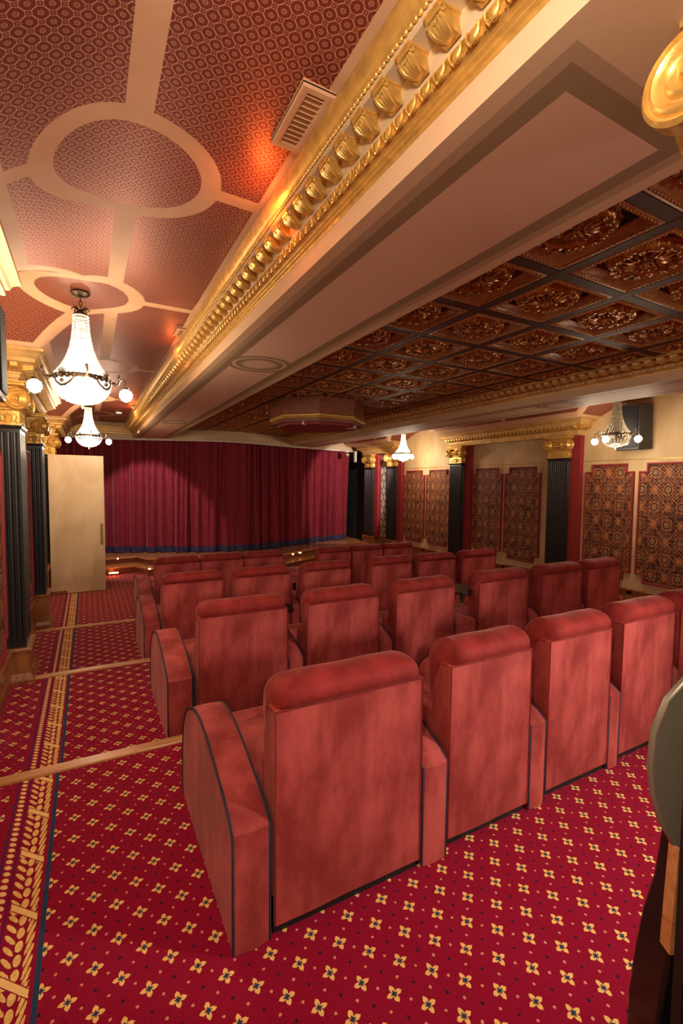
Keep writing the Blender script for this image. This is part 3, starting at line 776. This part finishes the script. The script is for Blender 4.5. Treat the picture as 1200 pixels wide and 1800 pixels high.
# ------------------------------------------------------------------ octagonal projector housing
t=thing('octagonal_housing','octagonal mahogany housing with gilt band hanging under the coffered ceiling','ceiling housing',(3.08,6.45,2.53))
R=.71
def octa(r,a0=22.5): return [(r*math.cos(math.radians(a0+45*k)),r*.95*math.sin(math.radians(a0+45*k))) for k in range(8)]
MB().prism(octa(R),lambda a,b,h:(a,b,h),.03,.318).obj('body','mahogany',t)
MB().sweep(octa(R),[(0,.03),(.012,.03),(.018,.045),(.012,.06),(.012,.075),(0,.08)],closed=True,flip=1,close_prof=True).obj('gilt_band','gold',t)
MB().prism(octa(R*.99),lambda a,b,h:(a,b,h),-.02,.03).obj('lower_rim','mahogany',t)
MB().prism(octa(R*.86),lambda a,b,h:(a,b,h),-.05,-.0).obj('fabric_underside','burgundy',t)
for (x,y,a) in ((-.38,-.36,.9),(.40,-.34,-.9),(.60,-.02,-1.3),(.66,.02,-1.35)):
    o=MB().box((-.07,-.012,-.02),(.07,.012,.02)).obj('corner_bracket','white_plastic',t); o.location=(x,y,-.035 if abs(x)<.5 else .03); o.rotation_euler=(0,0,a)

# ------------------------------------------------------------------ air vents and downlight
for (x,y,lx,ly,lb) in ((.705,1.63,.12,.31,'copper-coloured ceiling air vent with louvres glowing orange beside the gold cornice'),(.74,4.34,.09,.22,'smaller ceiling vent farther along the gold cornice behind the first chandelier'),(.74,9.0,.09,.22,'distant ceiling vent near the stage end of the gold cornice')):
    t=thing('air_vent',lb,'air vent',(x,y,2.955))
    m=MB(); m.sweep([(-lx/2,-ly/2),(lx/2,-ly/2),(lx/2,ly/2),(-lx/2,ly/2)],[(0,.02),(0,-.002),(-.003,-.005),(-.024,-.005),(-.03,-.0),(-.03,.02)],closed=True,close_prof=True); m.obj('frame','cream_ceiling',t,smooth=40)
    MB().box((-lx/2,-ly/2,.005),(lx/2,ly/2,.01)).obj('recess','cream_ceiling',t)
    n=int((ly-.06)/.024)
    for i in range(n):
        o=MB().box((-lx/2+.028,-.006,-.002),(lx/2-.028,.006,.001)).obj('louvre','cream_ceiling',t); o.location=(0,-ly/2+.04+i*.024,.0); o.rotation_euler=(.7,0,0)
t=thing('recessed_downlight','recessed round downlight in the ceiling near the stage end of the left vault','downlight',(.55,9.95,2.97))
MB().lathe([(.0001,-.012),(.045,-.012)],(0,0,0)).obj('lens','down_glow',t); MB().lathe([(.045,.01),(.045,-.014),(.06,-.014),(.062,.01)],(0,0,0)).obj('trim_ring','white_trim',t,smooth=30)

# ------------------------------------------------------------------ speakers
def speaker(label,loc,s,rz=0,ry=0,sz=(.26,.42,.66)):
    t=thing('wall_speaker',label,'speaker',loc,rz); a,b,c=sz[0]/2,sz[1]/2,sz[2]/2
    o=MB(); o.prism([(-a,-b),(a,-b*.8),(a,b*.8),(-a,b)],lambda p,q,h:(s*p,q,h),-c,c); o.obj('cabinet','speaker_black',t,bevel=.012)
    MB().box((min(s*a,s*(a+.012)),-b*.72,-c+.04),(max(s*a,s*(a+.012)),b*.72,c-.04)).obj('grille','grille_black',t,bevel=.005)
    MB().box((min(-s*a,-s*(a+.06)),-.06,-.1),(max(-s*a,-s*(a+.06)),.06,.1)).obj('wall_bracket','bronze',t)
    t.rotation_euler=(0,ry,rz); return t
speaker('black box speaker mounted high on the right wall behind the near chandelier',(7.06,4.05,2.52),-1,0,-.06)
speaker('dark speaker cabinet hung high at the left picture edge above a gold capital',(-.505,3.5,2.43),1,0,0,(.13,.3,.58))

# ------------------------------------------------------------------ chandeliers
def chandelier(label,loc,glow='glass_glow',power=30,ztop=2.975,rz=0):
    t=thing('crystal_chandelier',label,'chandelier',loc,rz)      # origin at the canopy
    H=ztop
    MB().lathe([(.0001,0),(.062,0),(.064,-.008),(.05,-.02),(.03,-.026),(.018,-.032),(.0001,-.034)]).obj('canopy','bronze',t,smooth=40)
    ch=MB()
    for k in range(3):
        z=-.045-.03*k; 
        ch.tube([((.009*math.cos(q) if k%2 else 0),(0 if k%2 else .009*math.cos(q)),z+.019*math.sin(q)) for q in [2*PI*i/10 for i in range(10)]],.003,5,True)
    ch.obj('chain','bronze',t,smooth=60)
    cr=MB(); cr.lathe([(.006,-.115),(.02,-.125),(.048,-.150),(.050,-.156),(.0001,-.156)])
    for k in range(8):
        a=2*PI*k/8; cr.tube([(.012*math.cos(a),.012*math.sin(a),-.118),(.04*math.cos(a),.04*math.sin(a),-.108),(.055*math.cos(a),.055*math.sin(a),-.114),(.052*math.cos(a),.052*math.sin(a),-.126)],[.004,.006,.005,.003],5)
    cr.obj('crown','bronze',t,smooth=60)
    # flared skirt of bead strings
    prof=lambda v: (.048+.020*v+.105*v**3.2, -.155-.43*v)
    NS=30
    sk=MB()
    for k in range(NS):
        a=2*PI*k/NS
        for j in range(22):
            v=(j+.5)/22; r,z=prof(v); s=.0052+.0075*v**2
            sk.sphere((r*math.cos(a),r*math.sin(a),z),s,5,4,(1,1,1.25))
    sk.obj('bead_skirt','crystal' if glow!='dim' else 'crystal_dim',t,smooth=60)
    MB().lathe([prof(.42+.56*j/12) for j in range(13)] ,(0,0,0),28).xf(lambda x,y,z:(x*.9,y*.9,z)).obj('inner_glow',glow if glow!='dim' else 'crystal_dim',t,smooth=60)
    wr=MB()
    for v in (.12,.26,.40,.54): 
        r,z=prof(v); wr.tube([((r+.003)*math.cos(q),(r+.003)*math.sin(q),z) for q in [2*PI*i/28 for i in range(28)]],.0016,4,True)
    wr.obj('wire_rings','bronze',t)
    # ornate ring
    rg=MB(); R=.182; Z=-.605
    rg.lathe([(R-.012,Z-.016),(R,Z-.020),(R+.004,Z-.008),(R-.002,Z),(R+.005,Z+.010),(R,Z+.018),(R-.012,Z+.015),(R-.012,Z-.016)],(0,0,0),40)
    for k in range(24):
        a=2*PI*k/24; rg.sphere((R*math.cos(a),R*math.sin(a),Z),.011,6,4,(1,1,1.2))
    for k in range(4):
        a=2*PI*k/4+.9
        for q in (-.09,-.045,0,.045,.09): rg.tube([(R*1.02*math.cos(a+q),R*1.02*math.sin(a+q),Z+.01),(R*1.05*math.cos(a+q*1.6),R*1.05*math.sin(a+q*1.6),Z+.035+.012*math.cos(q*16))],[.005,.003],5)
        pts=[(R*1.03*math.cos(a+w_),R*1.03*math.sin(a+w_),Z-.015-.055*(1-(w_/.42)**2)) for w_ in [-.42+.07*i for i in range(13)]]
        rg.tube(pts,.007,6)
        for p in pts[2:-2]: rg.sphere(p,.009,5,4)
        rg.sphere((R*1.04*math.cos(a),R*1.04*math.sin(a),Z-.04),.014,6,5)
    rg.obj('ornate_ring','bronze',t,smooth=60)
    bw=MB(); n_=26
    for k in range(n_):
        a=2*PI*k/n_
        for j in range(9):
            q=j/9*PI/2; r=.178*math.cos(q)**.8; z=Z-.02-.145*math.sin(q)
            bw.sphere((r*math.cos(a),r*math.sin(a),z),.0115-.0055*(j/9),5,4,(1,1,1.2))
    bw.obj('bead_bowl','crystal' if glow!='dim' else 'crystal_dim',t,smooth=60)
    MB().lathe([(.17*math.cos(j/10*PI/2)+.0001,Z-.02-.138*math.sin(j/10*PI/2)) for j in range(11)],(0,0,0),28).obj('bowl_glow',glow if glow!='dim' else 'crystal_dim',t,smooth=60)
    MB().lathe([(.0001,Z-.155),(.012,Z-.160),(.016,Z-.170),(.008,Z-.182),(.011,Z-.192),(.0001,Z-.205)],(0,0,0),12).obj('finial','brass',t,smooth=50)
    for k in range(4):
        a=2*PI*k/4+.12; c,s_=math.cos(a),math.sin(a)
        arm=MB(); arm.tube([(rr*c,rr*s_,zz) for rr,zz in ((.185,Z),(.20,Z+.0),(.215,Z-.012),(.235,Z-.005),(.243,Z+.02),(.255,Z+.035),(.272,Z+.036),(.285,Z+.022),(.287,Z-.0),(.286,Z-.015))],[.008,.010,.008,.007,.006,.006,.006,.006,.005,.005],6)
        arm.sphere((.208*c,.208*s_,Z-.004),.015,7,5); arm.lathe([(.0001,0),(.018,-.004),(.024,-.016),(.020,-.022)],(.286*c,.286*s_,Z-.015),12)
        arm.sphere((.24*c,.24*s_,Z+.052),.010,6,5,(1,1,1.8))
        ar=arm.obj('arm','bronze',t,smooth=60)
        g=MB(); g.lathe([(.018,-.0),(.026,-.010),(.037,-.028),(.040,-.045),(.036,-.065),(.024,-.083),(.010,-.093),(.0001,-.095)],(0,0,0),16)
        for j in range(4):
            for i in range(10):
                aa=2*PI*(i+.5*(j%2))/10; rr=(.033,.040,.037,.026)[j]; g.sphere((rr*math.cos(aa),rr*math.sin(aa),-.022-.018*j),.009,5,4)
        o=g.obj('globe_shade','globe_glow',ar,smooth=60); o.location=(.286*c,.286*s_,Z-.032)
    L=loc
    lamp('chandelier_lamp',(L[0],L[1],L[2]-.82),power*.45*LK,WARM,.10)
    for k in range(3):
        a=2*PI*k/3+.5+rz; lamp('chandelier_lamp',(L[0]+.36*math.cos(a),L[1]+.36*math.sin(a),L[2]-.62),power*.2*LK,WARM,.05)
    return t
mk('crystal_dim',(.30,.24,.16),.12,.2,.8,emit=(1,.7,.4),es=.06)
chandelier('large lit crystal basket chandelier nearest the camera over the left aisle',(-.02,3.85,2.975),power=21)
chandelier('smaller-looking lit crystal chandelier farther along the left aisle above the door',(.03,8.5,2.975),power=21)
chandelier('lit crystal chandelier in front of the far damask panels on the right wall',(6.48,8.94,2.975),power=21)
chandelier('crystal chandelier with dim upper beads hanging before the black speaker on the right','' and 0 or (6.48,3.94,2.975),glow='dim',power=18)

# ------------------------------------------------------------------ seats
ARM=[(0,0),(0,.44),(.05,.475),(.14,.515),(.26,.555),(.39,.595),(.50,.615),(.58,.618),(.66,.605),(.74,.575),(.82,.535),(.89,.475),(.94,.39),(.975,.25),(.985,.10),(.97,0)]
def armrest(t,xa,xb,name='armrest',height=1.0,console=False):
    prof=[(y,z*height) for y,z in ARM] if not console else [(0,0),(0,.50),(.03,.52),(.40,.52),(.75,.52),(.86,.49),(.90,.43),(.90,0)]
    w=xb-xa; e=min(.014,w*.2)
    m=MB(); n=len(prof); cy=sum(p[0] for p in prof)/n; cz=sum(p[1] for p in prof)/n
    secs=[(xa,.985),(xa+e*.4,.997),(xa+w/2,1.012),(xb-e*.4,.997),(xb,.985)]
    vs=[]
    for x,k in secs:
        for y,z in prof: vs.append((x,cy+(y-cy)*k,max(0.004,cz+(z-cz)*k)))
    fs=[tuple(range(n))[::-1],tuple(range(4*n,5*n))]
    for a in range(4):
        for i in range(n): fs.append((a*n+i,a*n+(i+1)%n,(a+1)*n+(i+1)%n,(a+1)*n+i))
    m.add(vs,fs); o=m.obj(name,'velvet',t,smooth=38)
    for x in (xa,xb):
        p=[(x,cy+(y-cy)*.992,max(.006,cz+(z-cz)*.992)) for y,z in prof]
        MB().tube(p,.0048,6).obj('piping','piping',o,smooth=60)
    if console:
        for k,xx in enumerate((xa+w*.28,xa+w*.72)):
            c=MB().box((xx-.028,-.008,.28),(xx+.028,.004,.40)).obj('outlet_plate','black_gloss',o,bevel=.003)
            for q in (.31,.36): MB().box((xx-.012,-.011,q-.01),(xx+.012,-.006,q+.01)).obj('socket','speaker_black',c)
    return o
def seat(label,x0,x1,y,z,left=None,right=None,rconsole=False,grp=None,head=1.0,dup=None):
    xc=(x0+x1)/2; W=(x1-x0); h=W/2
    t=thing('recliner_seat',label,'cinema seat',(xc,y,z),0,grp)
    random.seed(int(x0*1000+y*77)); sd=random.random()*6
    # back shell: softly upholstered wedge
    m=MB()
    def back(u,v):
        x=-h+W*u; zz=.045+.80*v
        puff=.010*math.sin(PI*u)**.5*math.sin(PI*v)**.5 if 0<u<1 and 0<v<1 else 0
        wr=.0022*math.sin(zz*21+x*7+sd)+.0018*math.sin(x*19+zz*9+sd*2)
        return (x*(1-.0*v),-puff-wr*(math.sin(PI*u)),zz)
    m.grid(back,18,22)
    prof=[(0,.045),(0,.845),(.07,.850),(.125,.70),(.11,.045)]
    for sx in (-h,h):
        n0=len(m.v); m.add([(sx,yy,zz) for yy,zz in prof],[(0,1,2,3,4)])
    m.add([(-h,.07,.85),(h,.07,.85),(h,.125,.70),(-h,.125,.70),(-h,.11,.045),(h,.11,.045),(-h,0,.845),(h,0,.845)],[(0,1,2,3),(3,2,5,4),(6,7,1,0)])
    m.obj('backrest','velvet',t,smooth=50)
    sm=MB()
    for sx in (-h,h): sm.tube([(sx,-.001,.05),(sx,-.001,.845)],.0035,5)
    sm.tube([(-h,-.002,.845),(0,-.005,.845),(h,-.002,.845)],.0035,5); sm.obj('seam','velvet_head',t,smooth=60)
    # head pillow
    ring=[(.0,.842),(-.022,.862),(-.026,.890),(-.012,.920),(.018,.936),(.060,.945),(.105,.943),(.150,.925),(.185,.895),(.205,.845),(.212,.785),(.208,.72),(.195,.655),(.170,.60),(.135,.575),(.11,.60),(.10,.68),(.085,.76),(.06,.81),(.03,.835)]
    n=len(ring); cy=.09; cz=.84; ns=44
    m=MB()
    def pil(u,v):
        i=round(v*n)%n; yy,zz=ring[i]
        u=.5-.5*math.copysign(abs(2*u-1)**.75,1-2*u); q=abs(2*u-1); x=(2*u-1)*(h+.004)
        e=max(0,(q-.72)/.28); k=math.sqrt(max(0.0,1-e**2.4)) if e<1 else 0
        k=.16+.84*k if e<1 else .16
        ang=math.atan2(zz-cz,yy-cy)
        pl=1+(.10*(abs(math.cos(ang*6.5+sd+.6*math.sin(ang*3)))**.5-.75)*math.sin(PI*min(1,e*.85+.08)))*(1 if e>0 else 0)
        low=zz<.846 and yy<.04
        dy=(yy-cy)*k*pl; dz=(zz-cz)*k*pl
        if e>=.999: dy*=.2; dz*=.2
        x=math.copysign(min(abs(x),h+.004),x)
        zw=.0018*math.sin(x*23+sd+yy*20)
        return (x,cy+dy if not low else cy+(yy-cy)*(1-.25*(1-k)),(cz+dz if not low else zz)+ (zw if zz>.9 else 0))
    m.grid(pil,ns,n,cv=True)
    m.add([pil(0,j/n) for j in range(n)],[tuple(range(n))]); m.add([pil(1,j/n) for j in range(n)],[tuple(range(n))])
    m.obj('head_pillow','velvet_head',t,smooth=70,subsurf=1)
    # seat cushion and footrest
    m=MB(); m.box((-h,.13,.14),(h,.80,.43)); m.obj('seat_cushion','velvet',t,bevel=.05,seg=4)
    m=MB(); m.box((-h,.80,.10),(h,.93,.42)); m.obj('footrest','velvet',t,bevel=.035,seg=3)
    m=MB(); m.box((-h,.02,.0),(h,.90,.14)); m.obj('base','black_base',t); m=MB(); m.box((-h,.115,.14),(h,.24,.62)); m.obj('back_cushion','velvet',t,bevel=.03)
    if left: armrest(t,left[0]-xc,left[1]-xc)
    if right: armrest(t,right[0]-xc,right[1]-xc,'armrest' if not rconsole else 'console',1.0,rconsole)
    return t
rows=[('back',0.0,[(.565,1.215,1.51,None),(1.40,1.92,1.54,None),(2.085,2.61,1.56,None),(2.76,3.32,1.58,None),(3.44,4.0,1.60,None)],(.412,.546)),
 ('third',-.12,[(.643,1.29,3.2,None),(1.456,2.10,3.2,None),(2.28,2.925,3.2,'c'),(3.23,3.90,3.2,None),(4.10,4.76,3.2,None),(4.86,5.46,3.2,None)],(.44,.60)),
 ('second',-.24,[(.645,1.27,5.0,None),(1.39,2.05,5.0,None),(2.21,2.86,5.0,'c'),(3.16,3.80,5.0,None),(3.91,4.57,5.0,None),(4.70,5.36,5.0,None)],(.47,.62)),
 ('front',-.36,[(.80,1.43,6.95,None),(1.44,2.08,6.95,None),(2.09,2.74,6.95,'c'),(3.36,3.98,6.95,None),(4.0,4.63,6.95,None),(4.66,5.32,6.95,None)],(.60,.77))]
POSN=['beside the left aisle','second from the aisle','third from the aisle','fourth from the aisle','fifth from the aisle','at the far right end']
LOOK={'back':'rose-red velvet recliner, row nearest the camera','third':'red velvet recliner, second row from the camera','second':'dark red recliner, third row from the camera','front':'dark red recliner, row closest to the stage'}
for nm,z,ss,la in rows:
    for i,(x0,x1,y,fl) in enumerate(ss):
        nx=ss[i+1][0] if i+1<len(ss) else x1+.15
        gap=nx-x1; right=None
        if gap>.08: right=(x1+.018,nx-.035)
        pos=POSN[i] if not (nm=='back' and i==4) else 'rightmost one, cut by the picture edge'
        seat(f'{LOOK[nm]}, {pos}',x0,x1,y,z,la if i==0 else None,right,fl=='c' ,f'recliners in the {nm} row')
# leather flaps (swing tray tops) seen between seats in the third row from front
for (x,y,z,rz,lb) in ((3.22,3.35,.62,.35,'dark swivel tray raised beside the console in the second row'),(1.34,3.45,.62,.3,'dark swivel tray showing between the first two seats of the second row'),(2.15,3.5,.60,.3,'dark swivel tray showing between the second and third seats of the second row')):
    t=thing('swivel_tray',lb,'tray table',(x,y,z),rz) 
    m=MB(); m.prism([(-.13,-.02),(-.08,-.06),(.07,-.07),(.14,.02),(.10,.18),(-.06,.2),(-.14,.12)],lambda a,b,h:(a,b,h+.12*(a+.1)),-.008,.008); m.obj('tray_top','black_gloss',t,bevel=.003)
    MB().tube([(0,.05,-.0),(0,.05,-.12)],.012,8).obj('post','black_paint',t,smooth=60)

# ------------------------------------------------------------------ near column, and the curved stand at right edge
cx0,cx1,cy0,cy1=1.19,1.56,.10,.53
t=thing('fluted_column','gold scroll capital and black shaft of the column at the right picture edge','column',((cx0+cx1)/2,(cy0+cy1)/2,0))
bx,by=(cx0+cx1)/2,(cy0+cy1)/2
m=MB(); m.prism(fluted_section(cx0,cx1,cy0,cy1,('x0','y1','y0')),lambda a,b,h:(a-bx,b-by,h),.25,2.16); m.box((cx0-bx-.01,cy0-by-.01,2.15),(cx1-bx+.01,cy1-by+.01,2.20)); m.obj('shaft','black_paint',t,smooth=35)
MB().box((cx0-bx-.03,cy0-by-.03,0),(cx1-bx+.03,cy1-by+.03,.25)).obj('pedestal','black_gloss',t,bevel=.01)
before=set(bpy.data.objects); capital(t,cx0,cx1,cy0,cy1,2.20,2.64,-1,R=.088,lim=False,vo=.15)
for o in set(bpy.data.objects)-before: o.location=(-bx,-by,0)
t=thing('curved_stand','black lacquered curved stand with a rounded grey metal top at the lower right edge','stand',(1.344,.694,0))
# rounded grey panel in a plane facing the camera roughly (normal towards -x)
def disc(y,zz): return (0,0,0)
P=[]
for k in range(0,33):
    a=PI/2+PI*k/32*1.0; P.append((.0+.20*math.cos(a),1.03+.22*math.sin(a)))
P=[(.15,1.30),(.10,1.285),(.04,1.25),(-.01,1.19),(-.035,1.12),(-.04,1.04),(-.030,.97),(-.010,.91),(.02,.86),(.05,.83),(.10,.82),(.15,.82)]
yd=Vector((.88,-.48)).normalized()
SC=1.12
ST=lambda L:[(a*SC,max(0,1.65+(b-1.65)*SC)) for a,b in L]
P=ST(P)
MB().prism(P,lambda a,b,h:(yd.x*a+h*.48*1.0-.112,yd.y*a+h*.88-.112,b),0,.02).obj('grey_top','grey_metal',t,bevel=.006)
Q=[(.19,.83),(.075,.86),(.07,.80),(.06,.70),(.035,.60),(.02,.50),(.01,.38),(.01,.20),(.01,.0),(.19,0)]
Q=ST(Q)
MB().prism(Q,lambda a,b,h:(yd.x*a+h*.48-.10,yd.y*a+h*.88-.10,b),.0,.12).obj('black_body','black_gloss',t,bevel=.01)
MB().prism(ST([(.022,.86),(.03,.86),(.024,.62),(.014,.62)]),lambda a,b,h:(yd.x*a+h*.48*1.0-.112,yd.y*a+h*.88-.112,b),-.015,.02).obj('wood_strip','wood_x',t)
